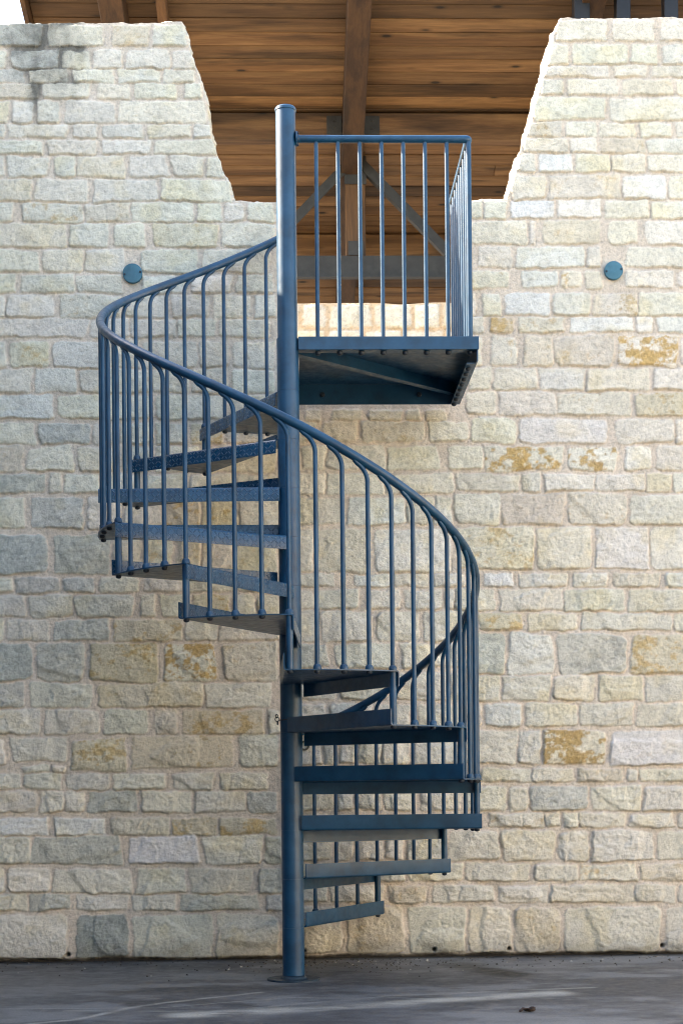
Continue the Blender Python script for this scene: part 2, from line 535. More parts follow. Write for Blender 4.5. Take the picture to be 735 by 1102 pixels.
TABLE = """-1522,-1243,4685,4794,d;-1210,-932,4686,4795,n;-884,-700,4687,4796,y;-676,-505,4688,4797,n;-1523,-1424,4566,4661,n;-1400,-1160,4567,4662,g;
-1141,-999,4567,4662,n;-980,-838,4568,4663,n;-814,-592,4569,4664,n;-577,-464,4569,4664,n;-1524,-1340,4495,4562,g;-1316,-1113,4496,4562,n;
-1085,-877,4497,4563,n;-853,-645,4497,4564,n;-626,-469,4498,4564,n;-1524,-1270,4415,4491,y;-1246,-1001,4415,4491,n;-963,-797,4416,4492,n;
-773,-560,4417,4493,n;-517,-432,4417,4493,n;-1525,-1412,4291,4400,n;-1393,-1294,4292,4401,n;-1271,-1158,4292,4401,n;-1129,-879,4292,4402,n;
-860,-409,4293,4403,n;-1526,-1437,4215,4282,n;-1418,-1121,4216,4282,n;-1092,-965,4216,4283,n;-936,-728,4217,4283,n;-704,-486,4217,4284,n;
-467,-382,4218,4284,n;-1527,-1244,4130,4201,n;-1221,-970,4131,4202,n;-942,-691,4131,4202,n;-672,-359,4132,4203,n;-1528,-1439,4016,4121,n;
-1424,-1217,4016,4121,n;-1188,-1080,4017,4121,n;-1070,-829,4017,4121,n;-805,-606,4017,4122,n;-587,-426,4018,4122,n;-407,-322,4018,4122,n;
-1529,-1303,3888,4002,n;-1284,-1020,3889,4002,n;-986,-660,3889,4003,n;-641,-290,3889,4003,n;-1530,-1394,3784,3879,n;-1351,-1049,3784,3879,l;
-1040,-803,3784,3879,y;-794,-481,3784,3880,n;-462,-338,3785,3880,n;-324,-224,3785,3880,n;-205,-72,3785,3880,n;-1532,-1135,3656,3775,n;
-1116,-918,3656,3775,n;-889,-728,3656,3775,n;-686,-354,3656,3775,y;-339,-68,3656,3775,n;-1533,-1273,3528,3642,n;-1255,-1042,3528,3642,n;
-1032,-834,3528,3642,n;-749,-459,3528,3642,n;-431,-93,3528,3642,n;-1534,-1388,3424,3514,n;-1364,-1090,3424,3514,n;-1081,-844,3423,3514,n;
-740,-522,3423,3513,n;-498,-285,3423,3513,n;-261,-71,3423,3513,n;-1535,-1441,3296,3410,n;-1431,-1200,3296,3409,n;-1167,-855,3295,3409,l;
-831,-618,3295,3409,n;-594,-405,3295,3409,n;-381,-191,3294,3409,n;-167,-62,3294,3408,n;-1536,-1022,3196,3286,n;-1007,-809,3195,3286,n;
-799,-572,3195,3285,n;-562,-372,3195,3285,n;-353,-97,3194,3285,n;-1537,-1443,3040,3173,n;-1424,-1217,3039,3172,l;-1198,-947,3039,3172,w;
-938,-763,3038,3171,n;-739,-464,3038,3171,n;-450,-312,3038,3171,y;-288,-74,3037,3170,n;-1539,-1312,2912,3030,n;-1293,-1086,2911,3030,w;
-1067,-953,2911,3029,n;-934,-717,2910,3029,n;-702,-503,2910,3028,n;-489,-313,2909,3028,n;-289,-75,2909,3028,n;-1540,-1200,2779,2897,w;
-1177,-950,2778,2897,n;-936,-694,2777,2896,n;-680,-547,2776,2895,n;-528,-314,2776,2895,n;-291,-77,2775,2894,y;-1541,-1296,2651,2755,n;
-1277,-1017,2650,2754,g;-1003,-885,2649,2754,n;-861,-695,2649,2753,n;-681,-529,2648,2753,n;-506,-340,2647,2752,o;-325,-54,2647,2751,y;
-1542,-1363,2509,2637,y;-1344,-1104,2508,2636,n;-1080,-862,2507,2635,n;-848,-697,2506,2634,n;-682,-460,2505,2634,n;-436,-65,2504,2633,y;
-1544,-1251,2399,2494,g;-1228,-1166,2399,2494,n;-1152,-968,2398,2493,n;-949,-769,2397,2492,n;-745,-532,2396,2491,l;-508,-294,2395,2490,y;
-271,-57,2394,2489,y;-1545,-1352,2220,2376,n;-1323,-1054,2218,2375,g;-1031,-865,2217,2374,n;-841,-666,2216,2373,n;-647,-462,2215,2372,o;
-448,-272,2214,2371,o;-258,-58,2213,2370,y;-1547,-1241,1987,2186,d;-1203,-924,1985,2184,g;-905,-772,1984,2183,y;-749,-607,1983,2182,l;
-583,-464,1982,2182,y;-450,-298,1981,2181,y;-284,-70,1980,2180,y;-1549,-1421,1893,1969,n;-1407,-1176,1891,1967,g;-1157,-1001,1890,1966,g;
-973,-774,1889,1965,n;-750,-546,1888,1964,n;-527,-299,1886,1962,y;-276,-71,1885,1961,n;-1550,-1356,1764,1878,n;-1333,-1111,1763,1877,n;
-1101,-813,1761,1875,g;-775,-694,1760,1874,y;-666,-514,1759,1873,n;-500,-310,1758,1872,o;-291,-182,1757,1871,n;-167,-63,1756,1870,y;
-1551,-1466,1646,1751,n;-1447,-1235,1645,1750,n;-1211,-928,1643,1748,g;-904,-553,1641,1745,o;-539,-373,1639,1744,n;-363,-64,1637,1742,y;
-1552,-1321,1437,1632,d;-1298,-1052,1435,1630,g;-1024,-683,1433,1628,o;-650,-389,1430,1625,O;-346,-66,1428,1623,y;-1554,-1365,1305,1428,g;
-1332,-1016,1302,1426,n;-988,-457,1299,1422,y;-443,-105,1295,1419,n;-1555,-1287,1167,1290,n;-1263,-984,1164,1288,n;-960,-733,1162,1285,n;
-700,-582,1160,1284,y;-553,-145,1158,1281,o;-121,-68,1155,1279,n;-1429,-1156,1028,1147,n;-1132,-844,978,1135,o;-815,-308,988,1150,o;
-274,-70,989,1156,n;-1557,-1467,1016,1134,n;-1374,-1237,971,1005,n;-1223,-1161,970,1004,n;-1558,-1388,883,968,n;-1370,-1176,881,966,n;
-1152,-940,879,964,n;-921,-651,876,962,n;-613,-409,874,959,n;-371,-128,871,957,n;-1559,-1309,769,873,n;-1290,-1168,767,871,n;-1163,-1068,766,870,n;
-1050,-799,764,868,d;-775,-524,761,865,n;-505,-244,758,863,n;-234,-82,756,861,g;-1560,-1249,650,740,w;-1216,-961,647,737,w;-932,-634,643,734,y;
-620,-387,641,731,o;-373,-88,638,728,o;-1562,-1340,503,646,n;-1335,-877,500,642,g;-839,-488,495,637,w;-460,-160,491,634,n;-146,-51,489,632,g;
-1563,-1473,357,480,n;-1455,-1242,355,479,n;-1223,-831,352,475,n;-803,-551,348,471,n;-528,-214,344,468,y;-181,-52,341,465,g;-1564,-1357,266,347,n;
-1343,-1140,264,345,g;-1111,-846,261,342,n;-823,-600,258,338,n;-576,-182,254,335,g;-144,-54,251,331,g;-1566,-1160,19,242,n;-1113,-848,14,237,D;
-824,-421,9,233,n;-398,-84,5,228,n;80,161,2765,2822,y;218,371,2764,2821,y;404,581,2764,2821,y;600,677,2763,2820,y;706,806,2763,2820,y;
41,141,2655,2760,y;179,346,2655,2760,y;370,690,2654,2759,y;714,920,2653,2758,n;64,183,2512,2631,n;192,493,2511,2631,n;503,766,2510,2629,n;
814,996,2509,2629,n;-42,181,2388,2488,n;191,477,2387,2487,n;492,841,2386,2486,n;-44,276,2231,2369,n;299,591,2229,2368,w;600,734,2228,2367,n;
744,835,2228,2366,n;-46,116,1984,2203,n;135,393,1982,2202,n;431,823,1980,2200,w;-47,224,1912,1974,n;329,511,1910,1972,w;535,702,1909,1971,n;
736,894,1907,1969,n;-48,119,1798,1893,n;138,343,1796,1892,n;390,558,1795,1890,n;582,773,1794,1889,n;787,835,1793,1888,n;-49,127,1631,1783,n;
151,413,1629,1782,n;437,652,1627,1780,n;676,891,1626,1779,n;-36,21,1498,1660,y;30,187,1497,1616,g;225,531,1495,1614,n;564,794,1493,1612,n;
813,899,1491,1611,n;29,219,1330,1468,n;248,482,1328,1466,n;534,802,1326,1464,n;817,898,1324,1463,n;-49,170,1154,1307,n;194,408,1152,1305,n;
418,600,1150,1303,n;647,872,1148,1301,n;30,144,1001,1121,n;163,230,1000,1120,n;245,326,1000,1119,n;340,455,999,1118,n;464,598,997,1117,n;
622,861,995,1115,n;-52,143,878,964,n;167,262,876,962,n;272,405,875,961,n;429,525,874,960,n;549,812,872,958,n;-53,204,763,858,n;223,314,761,857,n;
328,452,760,855,n;466,629,758,854,n;653,859,756,852,n;-54,174,673,735,n;193,403,670,732,n;427,594,668,730,n;614,786,666,728,n;-56,202,511,654,n;
221,307,509,652,n;326,459,507,650,n;474,560,506,649,n;584,775,504,647,n;-57,162,401,492,n;186,420,398,489,n;444,573,396,487,n;592,870,394,484,n;
884,1220,390,481,n;-58,171,292,377,n;190,457,288,374,n;486,677,285,371,y;711,1027,282,368,n;1051,1305,279,365,n;-55,245,29,267,n;274,560,25,264,y;
589,881,21,260,n;900,1116,18,257,n;1135,1366,15,254,y;1390,1891,10,249,n;1920,2127,5,245,l;1396,1656,4720,4830,n;1690,1902,4721,4831,n;
1941,2172,4722,4832,n;1352,1462,4599,4700,n;1486,1761,4600,4701,n;1780,1920,4601,4702,n;1949,2171,4602,4702,n;1327,1664,4533,4590,n;
1693,1856,4534,4591,n;1885,2170,4534,4592,n;1316,1432,4441,4518,n;1451,1711,4442,4519,n;1735,1991,4443,4519,y;2015,2170,4443,4520,n;
1277,1643,4312,4427,n;1667,2168,4313,4428,n;1247,1420,4226,4298,y;1444,1598,4226,4298,n;1613,1800,4227,4298,n;1825,1989,4227,4299,n;
2013,2167,4227,4299,n;1217,1448,4144,4216,n;1463,1593,4145,4217,n;1612,1848,4145,4217,y;1858,2167,4146,4218,n;1197,1279,4044,4135,n;
1298,1471,4044,4135,w;1491,1664,4044,4135,n;1674,1847,4045,4136,n;1862,2069,4045,4136,n;1153,1331,3905,4025,n;1350,1716,3905,4025,y;
1730,1957,3906,4025,w;1971,2165,3906,4026,n;931,1008,3804,3895,n;1018,1128,3804,3895,n;1152,1373,3805,3895,w;1392,1618,3805,3896,w;
1637,1859,3805,3896,n;1874,2163,3805,3896,n;930,1232,3671,3790,n;1247,1276,3671,3790,n;1319,1617,3671,3790,y;1660,1810,3671,3790,n;
1848,2162,3671,3791,n;982,1154,3551,3656,n;1178,1534,3551,3656,w;1548,1616,3551,3656,n;1741,2161,3551,3656,n;928,1139,3446,3532,l;
1206,1393,3446,3532,w;1408,1518,3446,3532,O;1533,1620,3445,3532,n;1740,1991,3445,3532,n;2015,2160,3445,3531,n;927,965,3302,3417,n;
1003,1094,3302,3417,n;1118,1349,3302,3417,w;1363,1556,3302,3417,n;1570,1797,3302,3417,l;1806,2159,3301,3416,n;935,1002,3216,3293,n;
1036,1156,3216,3293,o;1180,1425,3216,3292,l;1454,1776,3215,3292,w;1796,1882,3215,3292,w;1906,2158,3215,3292,w;943,991,3044,3197,n;
1039,1169,3044,3197,l;1207,1361,3044,3197,y;1371,1674,3043,3196,y;1698,2011,3042,3196,O;2026,2156,3042,3196,n;928,1043,2920,3030,n;
1057,1278,2919,3029,n;1292,1523,2919,3029,w;1538,1856,2918,3028,n;1880,2155,2917,3028,n;912,1070,2791,2906,n;1085,1373,2790,2905,n;
1382,1763,2789,2904,l;1787,2154,2788,2903,o;935,1165,2647,2772,n;1184,1641,2646,2770,w;1679,1988,2644,2769,n;1998,2152,2644,2768,n;
1005,1404,2503,2628,O;1433,1688,2502,2626,O;1731,1871,2501,2625,w;1895,2151,2500,2625,n;855,1181,2399,2485,n;1196,1287,2398,2484,n;
1306,1571,2397,2483,n;1581,1831,2396,2482,n;1841,1961,2395,2481,n;1971,2150,2394,2481,n;849,1079,2227,2385,n;1084,1411,2225,2383,y;
1435,1733,2224,2382,y;1753,2148,2222,2380,n;857,1250,1997,2212,l;1269,1548,1995,2210,n;1572,1847,1993,2209,w;1857,2146,1991,2207,n;
990,1148,1906,1973,w;1177,1426,1904,1971,w;1451,1633,1903,1970,w;1662,1903,1902,1969,y;1937,2145,1900,1967,w;845,1046,1782,1892,n;
1070,1397,1780,1890,n;1406,1714,1778,1889,n;1738,2144,1776,1886,n;963,1189,1681,1767,o;1218,1468,1679,1765,n;1492,1964,1677,1763,n;
1974,2143,1674,1761,n;914,1096,1457,1662,g;1115,1346,1455,1661,w;1370,1731,1453,1659,g;1755,2141,1450,1656,o;912,1070,1318,1447,n;
1085,1330,1317,1446,n;1349,1561,1315,1444,n;1585,1811,1313,1442,n;1826,2139,1310,1440,n;906,968,1190,1304,n;988,1180,1188,1303,w;
1204,1473,1186,1301,n;1487,1757,1184,1299,n;1776,2138,1181,1296,n;885,1154,993,1165,n;1164,1279,991,1163,n;1293,1615,989,1161,O;1644,2136,985,1158,w;
970,1234,901,968,n;1239,1441,899,966,n;1465,1701,897,964,y;1725,1778,895,962,n;1788,2135,893,960,l;883,1099,754,878,n;1113,1209,752,877,n;
1219,1517,750,875,g;1536,1796,747,872,n;1810,2134,744,869,n;1002,1294,666,738,l;1299,1376,664,736,n;1395,1467,663,735,n;1472,1713,662,734,n;
1732,1964,659,731,n;1988,2133,657,729,n;799,1058,497,650,n;1072,1346,494,647,n;1365,1524,491,644,n;1543,1856,488,642,n;1876,2132,485,638,n;
1249,1465,387,473,n;1474,1773,384,470,l;1792,2130,380,466,y;1320,1758,274,365,n;1762,1970,271,362,n;1989,2129,268,360,n;"""
stones = []
for s in TABLE.replace('\n', '').split(';'):
    if not s: continue
    a = s.split(',')
    stones.append((int(a[0]) / 1000, int(a[1]) / 1000, int(a[2]) / 1000, int(a[3]) / 1000, a[4]))
rs = np.random.RandomState(8)
cont = []
for q, (x0, x1, z0, z1, t) in enumerate(list(stones)):      # the courses run on beyond the picture
    if x0 < -1.49:
        x0 -= rs.uniform(0, 0.14); stones[q] = (x0, x1, z0, z1, t)
        e = x0 - 0.018
        while e > -7.5:
            w = rs.uniform(0.10, 0.36); cont.append((e - w, e, z0, z1, 'nnnnwylgn'[rs.randint(9)])); e -= w + 0.018
    if x1 > 2.085:
        x1 += rs.uniform(0, 0.14); stones[q] = (x0, x1, z0, z1, t)
        e = x1 + 0.018
        while e < 6.5:
            w = rs.uniform(0.10, 0.36); cont.append((e, e + w, z0, z1, 'nnnnwylgn'[rs.randint(9)])); e += w + 0.018
stones += cont

xs = np.concatenate([np.arange(-7.5, -3.42, 0.03), np.arange(-3.4, -1.605, 0.010), np.arange(-1.6, 2.16, 0.0053), np.arange(2.165, 4.2, 0.010), np.arange(4.21, 6.5, 0.03)])
zs = np.arange(-0.03, 4.87, 0.0053)


def relief(z):
    return 0.36 + 1.05 * (1 - min(1, max(0, (z - 0.7) / 2.4)))


X, Z, H, COL = carve(xs, zs, stones, 4, relief)
# dark weathering that has run from the coping at the upper left, and a trace at the coping elsewhere
st = sstep(0.15, 0.95, np.exp(-((X + 1.22) / 0.16) ** 2) * sstep(4.25, 4.75, Z) * 1.5 + 0.55 * fbm(X * 14, Z * 6, 41, 4))
st = st * sstep(-1.75, -1.4, X) * (X < -0.9)
thin = np.exp(-((X + 1.07 + 0.02 * fbm(Z * 6, X * 2, 43, 2)) / 0.035) ** 2) * sstep(4.1, 4.8, Z) * 0.8
thin += np.exp(-((X + 1.27 + 0.02 * fbm(Z * 6, X * 2, 44, 2)) / 0.03) ** 2) * sstep(4.15, 4.4, Z) * 0.55
mort = sstep(0.004, -0.001, H)
k = np.clip(st * (0.42 + 0.4 * mort + 0.3 * fbm(X * 30, Z * 22, 47, 4)) + thin * (0.2 + 0.8 * mort), 0, 0.85)[..., None]
COL = COL * (1 - k) + np.array((0.10, 0.10, 0.085)) * k
# splash dirt along the foot
k = (sstep(0.14, 0.0, Z + 0.05 * fbm(X * 6, Z * 6, 45, 4)) * 0.5)[..., None]
COL = COL * (1 - k) + np.array((0.16, 0.14, 0.11)) * k
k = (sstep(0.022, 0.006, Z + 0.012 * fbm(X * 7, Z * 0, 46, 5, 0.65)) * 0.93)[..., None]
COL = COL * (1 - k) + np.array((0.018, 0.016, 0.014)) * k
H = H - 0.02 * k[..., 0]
# weep holes in the bottom joint
for (hx, hz) in ((-1.155, 0.035), (0.72, 0.04), (1.105, 0.04), (1.90, 0.045), (0.05, 0.04), (-0.03, 0.05)):
    rr = np.sqrt((X - hx) ** 2 + (Z - hz) ** 2)
    kk = sstep(0.013, 0.008, rr)
    H = H - 0.035 * kk
    COL = COL * (1 - kk[..., None] * 0.8)
Hw = H
# the notch and the doorway
NX_L = lambda z: np.interp(z, [2.92, 3.888, 3.894, 4.80], [-0.012, -0.012, -0.281, -0.528])
NX_R = lambda z: np.interp(z, [2.92, 3.900, 3.906, 4.84], [0.905, 0.905, 1.142, 1.418])
rag = lambda z, s: 0.016 * fbm(z * 8, z * 0 + s, s, 2) + 0.006 * fbm(z * 33, z * 0 + s, s + 4, 3)
zl = zs[:, None] * np.ones_like(X)
XL = NX_L(zl) + rag(zl, 61); XR = NX_R(zl) + rag(zl, 67)
# rows belong wholly to one section
ztop = 4.80 + (X - (-1.45)) * 0.0125 + 0.010 * fbm(X * 5.5, X * 0, 71, 2) + 0.005 * fbm(X * 30, X * 0, 73, 2)
dz = 0.0053; dx = 0.0053
inhole = (Z > 2.92) & (X > XL) & (X < XR)
keep = ~inhole
nearL = inhole & (X - XL < dx); nearR = inhole & (XR - X < dx)
X = np.where(nearL, XL, np.where(nearR, XR, X)); keep |= nearL | nearR
# ledges of the notch
for (xa, xb, zlev) in ((-0.30, -0.012, 3.894), (0.905, 1.16, 3.905)):
    row = np.searchsorted(zs, zlev)
    m = (X[row] > xa) & (X[row] < xb) & keep[row - 1]
    Z[row - 1, m] = zs[row - 1] + 0.006 * fbm(X[row - 1, m] * 14, X[row - 1, m] * 0, 77, 3)
over = Z > ztop
nearT = over & (Z - ztop < dz)
Z = np.where(nearT, ztop, Z); keep &= ~over | nearT
Y = WALL_Y + 0.012 - Hw
WALL_BACK['ruined_stone_wall'] = WALL_Y + WALL_T
V, F, T = assemble_wall('ruined_stone_wall', X, Z, Y, COL, keep, WALL_T)
# plain back face of the wall, on the same outline
yb = WALL_Y + WALL_T
n0 = len(V)
bk = [(-7.5, -0.03), (6.49, -0.03), (6.49, 2.92), (-7.5, 2.92), (-0.012, 2.92), (0.905, 2.92), (-7.5, 3.89), (-0.281, 3.89), (-0.012, 3.89),
      (0.905, 3.905), (1.142, 3.905), (6.49, 3.905), (-7.5, 4.79), (-0.528, 4.80), (1.418, 4.84), (6.49, 4.86)]
V = np.concatenate([V, np.array([(x, yb - 0.001, z) for x, z in bk])])
T = np.concatenate([T, np.full((len(bk), 3), 0.0) + np.array((0.60, 0.53, 0.41))])
bf = [(3, 2, 1, 0), (6, 8, 4, 3), (9, 11, 2, 5), (12, 13, 7, 6), (14, 15, 11, 10)]
F = np.concatenate([F, np.array(bf) + n0])
wall = poly_obj('ruined_stone_wall', V, F, T, M_STONE)
tag(wall, 'tall pale limestone wall behind the blue stairs, with a stepped V-shaped notch and doorway at its top', 'stone wall')

# the lower wall glimpsed through the doorway
xs2 = np.arange(-2.6, 3.4, 0.012); zs2 = np.concatenate([np.arange(-0.03, 3.2, 0.08), np.arange(3.21, 4.09, 0.010)])
rs = np.random.RandomState(21)
st2 = []
z = 4.055
for h in (0.15, 0.10, 0.12, 0.09, 0.13, 0.11, 0.14):
    x = -2.6
    while x < 3.4:
        w = rs.uniform(0.12, 0.27)
        st2.append((x, x + w, z - h, z, 'nnwny'[rs.randint(5)])); x += w + 0.028
    z -= h + 0.024
X2, Z2, H2, C2 = carve(xs2, zs2, st2, 9, lambda z: 1.0, (0.60, 0.47, 0.32))
zt2 = 4.065 + 0.012 * fbm(X2 * 4, X2 * 0, 81, 2)
keep2 = Z2 < zt2 + 0.012
Z2 = np.minimum(Z2, zt2)
WALL_BACK['inner_stone_wall'] = 3.6
V, F, T = assemble_wall('inner_stone_wall', X2, Z2, 3.2 - H2, C2, keep2, 0.4, steps=4)
inner = poly_obj('inner_stone_wall', V, F, T, M_STONE)
tag(inner, 'sunlit cream stone wall seen through the doorway, behind the landing railing', 'stone wall')

# cover plates set into the wall
def cover_plate(x, z, r, label, seed):
    mb = MB()
    M = Matrix.Rotation(radians(90), 4, 'X')
    mb.lathe([(r * 0.98, -0.05), (r, 0.001), (r * 0.97, 0.003), (r * 0.90, 0.0035), (r * 0.3, 0.004), (0.004, 0.004)], 40, (x, WALL_Y, z), M=M)
    o = mb.build('cover_plate', M_DISC, None, auto=40)
    for s in (-1, 1):
        b = MB()
        b.lathe([(0.0055, 0.002), (0.0055, 0.0065), (0.004, 0.008)], 12, (x + s * r * 0.80, WALL_Y, z + 0.006 * s), M=M)
        b.build('screw', M_BOLT, o, auto=40)
    tag(o, label, 'cover plate', 'round blue cover plates on the wall')


M_DISC = paint_material('weathered blue plate', (0.045, 0.150, 0.200), 0.7)
cover_plate(-0.792, 3.518, 0.050, 'round blue cover plate on the wall above the curving handrail, left of the stairs', 1)
cover_plate(1.678, 3.532, 0.048, 'round blue cover plate on the wall right of the landing', 2)
mb = MB()
Mx = Matrix.Rotation(radians(90), 4, 'X')
mb.lathe([(0.026, -0.03), (0.026, 0.012), (0.023, 0.015), (0.016, 0.015), (0.016, -0.02), (0.003, -0.02)], 28, (0.062, WALL_Y, 1.095), M=Mx)
o = mb.build('pipe_outlet', metal_material('tarnished brass', (0.13, 0.11, 0.07), 0.55, 0.4), None, auto=35)
tag(o, 'small round metal pipe outlet in the wall, just right of the staircase pole', 'pipe outlet')

# ------------------------------------------------------------------ ground
gx = np.concatenate([-np.geomspace(160, 2.0, 40), np.arange(-1.95, 2.4, 0.009), np.geomspace(2.42, 160, 40)])
gy = np.concatenate([-np.geomspace(160, 1.9, 40), np.arange(-1.87, 0.96, 0.008), 0.96 + np.geomspace(0.05, 160, 40)])
GX, GY = np.meshgrid(gx, gy)
GX = GX.astype(np.float32); GY = GY.astype(np.float32)
nb = fbm(GX * 0.9, GY * 1.8, 101, 5, 0.55); nf = fbm(GX * 20, GY * 24, 103, 4, 0.6); ns = fbm(GX * 2.2 + 0.8 * GY, GY * 5, 107, 5, 0.6)
base = np.array((0.100, 0.101, 0.104))
n8 = fbm(GX * 7, GY * 9, 109, 5, 0.65)
GC = base * (1 + 0.35 * nb + 0.22 * nf + 0.30 * n8)[..., None]
lite = (sstep(0.02, 0.5, ns + 0.4 * nb + 0.35 * n8) * 0.75)[..., None]
GC = GC * (1 - lite) + np.array((0.185, 0.187, 0.186)) * lite
dk = (sstep(-0.05, 0.4, -nb - 0.5 * ns - 0.3 * n8) * 0.55)[..., None]
GC = GC * (1 - dk) + np.array((0.030, 0.031, 0.034)) * dk


def streak(pts, w, col, a, seed, nz=1.0):
    """a worn or scraped line on the slab"""
    global GC
    P = np.array(pts, dtype=np.float32)
    best = np.full(GX.shape, 9.0, np.float32)
    wx_ = GX + 0.012 * fbm(GX * 9, GY * 9, seed, 3); wy_ = GY + 0.012 * fbm(GX * 9, GY * 9, seed + 3, 3)
    for (ax, ay), (bx, by) in zip(P[:-1], P[1:]):
        dx_, dy_ = bx - ax, by - ay
        t = np.clip(((wx_ - ax) * dx_ + (wy_ - ay) * dy_) / (dx_ * dx_ + dy_ * dy_), 0, 1)
        best = np.minimum(best, np.hypot(wx_ - ax - t * dx_, wy_ - ay - t * dy_))
    k_ = sstep(w, w * 0.1, best) * np.clip(a * (1.0 - 0.3 * nz + 1.1 * nz * fbm(GX * 6, GY * 13, seed + 7, 5, 0.65)), 0, 1)
    GC = GC * (1 - k_[..., None]) + np.array(col) * k_[..., None]


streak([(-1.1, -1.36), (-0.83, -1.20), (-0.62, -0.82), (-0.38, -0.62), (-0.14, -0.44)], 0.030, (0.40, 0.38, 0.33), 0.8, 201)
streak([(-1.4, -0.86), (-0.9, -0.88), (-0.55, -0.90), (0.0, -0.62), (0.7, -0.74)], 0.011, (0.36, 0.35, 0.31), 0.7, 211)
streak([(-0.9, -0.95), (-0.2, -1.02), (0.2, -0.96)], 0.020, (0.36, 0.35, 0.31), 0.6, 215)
streak([(-0.42, -1.12), (0.0, -1.0), (0.55, -0.80), (1.1, -0.60)], 0.13, (0.40, 0.38, 0.33), 1.0, 221)  # dappled sunlight painted into the slab's colour
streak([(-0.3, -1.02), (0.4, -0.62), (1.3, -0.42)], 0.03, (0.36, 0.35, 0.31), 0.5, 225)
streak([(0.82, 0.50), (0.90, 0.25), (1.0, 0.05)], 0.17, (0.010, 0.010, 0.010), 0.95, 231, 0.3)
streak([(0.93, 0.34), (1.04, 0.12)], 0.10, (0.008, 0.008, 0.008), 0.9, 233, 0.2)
streak([(0.35, -0.66), (0.62, -0.62)], 0.035, (0.05, 0.05, 0.05), 0.8, 235)
streak([(-1.2, 0.05), (-0.5, 0.12), (0.1, 0.28)], 0.10, (0.11, 0.12, 0.125), 0.5, 241)
# black dirt against the wall
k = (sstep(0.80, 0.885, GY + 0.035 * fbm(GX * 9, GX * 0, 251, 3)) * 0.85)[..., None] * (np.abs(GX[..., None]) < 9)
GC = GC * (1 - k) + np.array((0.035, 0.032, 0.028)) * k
sp = fbm(GX * 60, GY * 60, 261, 2)
k = (sstep(0.52, 0.62, sp) * 0.8 * sstep(-0.4, 0.8, GY))[..., None]
GC = GC * (1 - k) + np.array((0.04, 0.036, 0.03)) * k
far = sstep(3.0, 9.0, np.hypot(GX, GY))[..., None]
GC = GC * (1 - far) + np.array((0.085, 0.08, 0.072)) * far
GZ = 0.0016 * fbm(GX * 4, GY * 4, 271, 3) * (np.hypot(GX, GY) < 4)
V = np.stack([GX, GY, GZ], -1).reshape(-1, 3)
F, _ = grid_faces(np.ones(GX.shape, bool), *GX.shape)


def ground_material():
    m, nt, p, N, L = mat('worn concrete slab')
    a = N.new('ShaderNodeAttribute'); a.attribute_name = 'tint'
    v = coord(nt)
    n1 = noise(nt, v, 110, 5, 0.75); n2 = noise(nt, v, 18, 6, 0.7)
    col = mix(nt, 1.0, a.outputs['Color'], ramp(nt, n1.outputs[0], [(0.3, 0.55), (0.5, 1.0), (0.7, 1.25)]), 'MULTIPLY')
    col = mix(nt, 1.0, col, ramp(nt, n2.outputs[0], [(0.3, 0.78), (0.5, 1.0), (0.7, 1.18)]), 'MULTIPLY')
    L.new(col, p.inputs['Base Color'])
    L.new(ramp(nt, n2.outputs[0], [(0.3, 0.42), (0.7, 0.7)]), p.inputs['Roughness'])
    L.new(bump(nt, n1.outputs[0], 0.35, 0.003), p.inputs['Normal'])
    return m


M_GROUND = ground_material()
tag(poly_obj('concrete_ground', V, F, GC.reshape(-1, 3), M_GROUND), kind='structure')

# grit and leaf crumbs at the foot of the wall
mb = MB()
for i in range(420):
    x = random.uniform(-1.5, 2.1); y = 0.86 - abs(random.gauss(0, 0.28))
    if random.random() < 0.45: x = random.gauss(0.35, 0.35)
    if y < -1.3 or x * x + y * y < 0.02: continue
    s = random.uniform(0.002, 0.0075)
    n = len(mb.v)
    pts = [Vector((random.uniform(0.6, 1) * s * cos(a), random.uniform(0.6, 1) * s * sin(a) * 0.8, 0)) for a in (0, 1.2, 2.5, 3.7, 5.0)]
    for p in pts: mb.v.append(Vector((x, y, -0.001)) + p)
    for p in pts: mb.v.append(Vector((x, y, s * random.uniform(0.4, 0.9))) + p * 0.6)
    c = 1 if random.random() < 0.08 else 0
    for q in range(5): mb.face([n + q, n + (q + 1) % 5, n + 5 + (q + 1) % 5, n + 5 + q], c)
    mb.face([n + 5 + q for q in range(5)], c)
gm, nt, p, N, L = mat('dark grit'); p.inputs['Base Color'].default_value = (0.05, 0.042, 0.035, 1); p.inputs['Roughness'].default_value = 0.9
L.new(ramp(nt, noise(nt, coord(nt), 80, 3).outputs[0], [(0.3, (0.03, 0.025, 0.02)), (0.7, (0.09, 0.075, 0.055))]), p.inputs['Base Color'])
gl, nt, p, N, L = mat('pale chips'); p.inputs['Roughness'].default_value = 0.9
L.new(ramp(nt, noise(nt, coord(nt), 80, 3).outputs[0], [(0.3, (0.35, 0.33, 0.28)), (0.7, (0.6, 0.57, 0.5))]), p.inputs['Base Color'])
tag(mb.build('grit', [gm, gl]), 'scattered grit and stone crumbs on the slab at the wall foot', 'grit', kind='stuff')

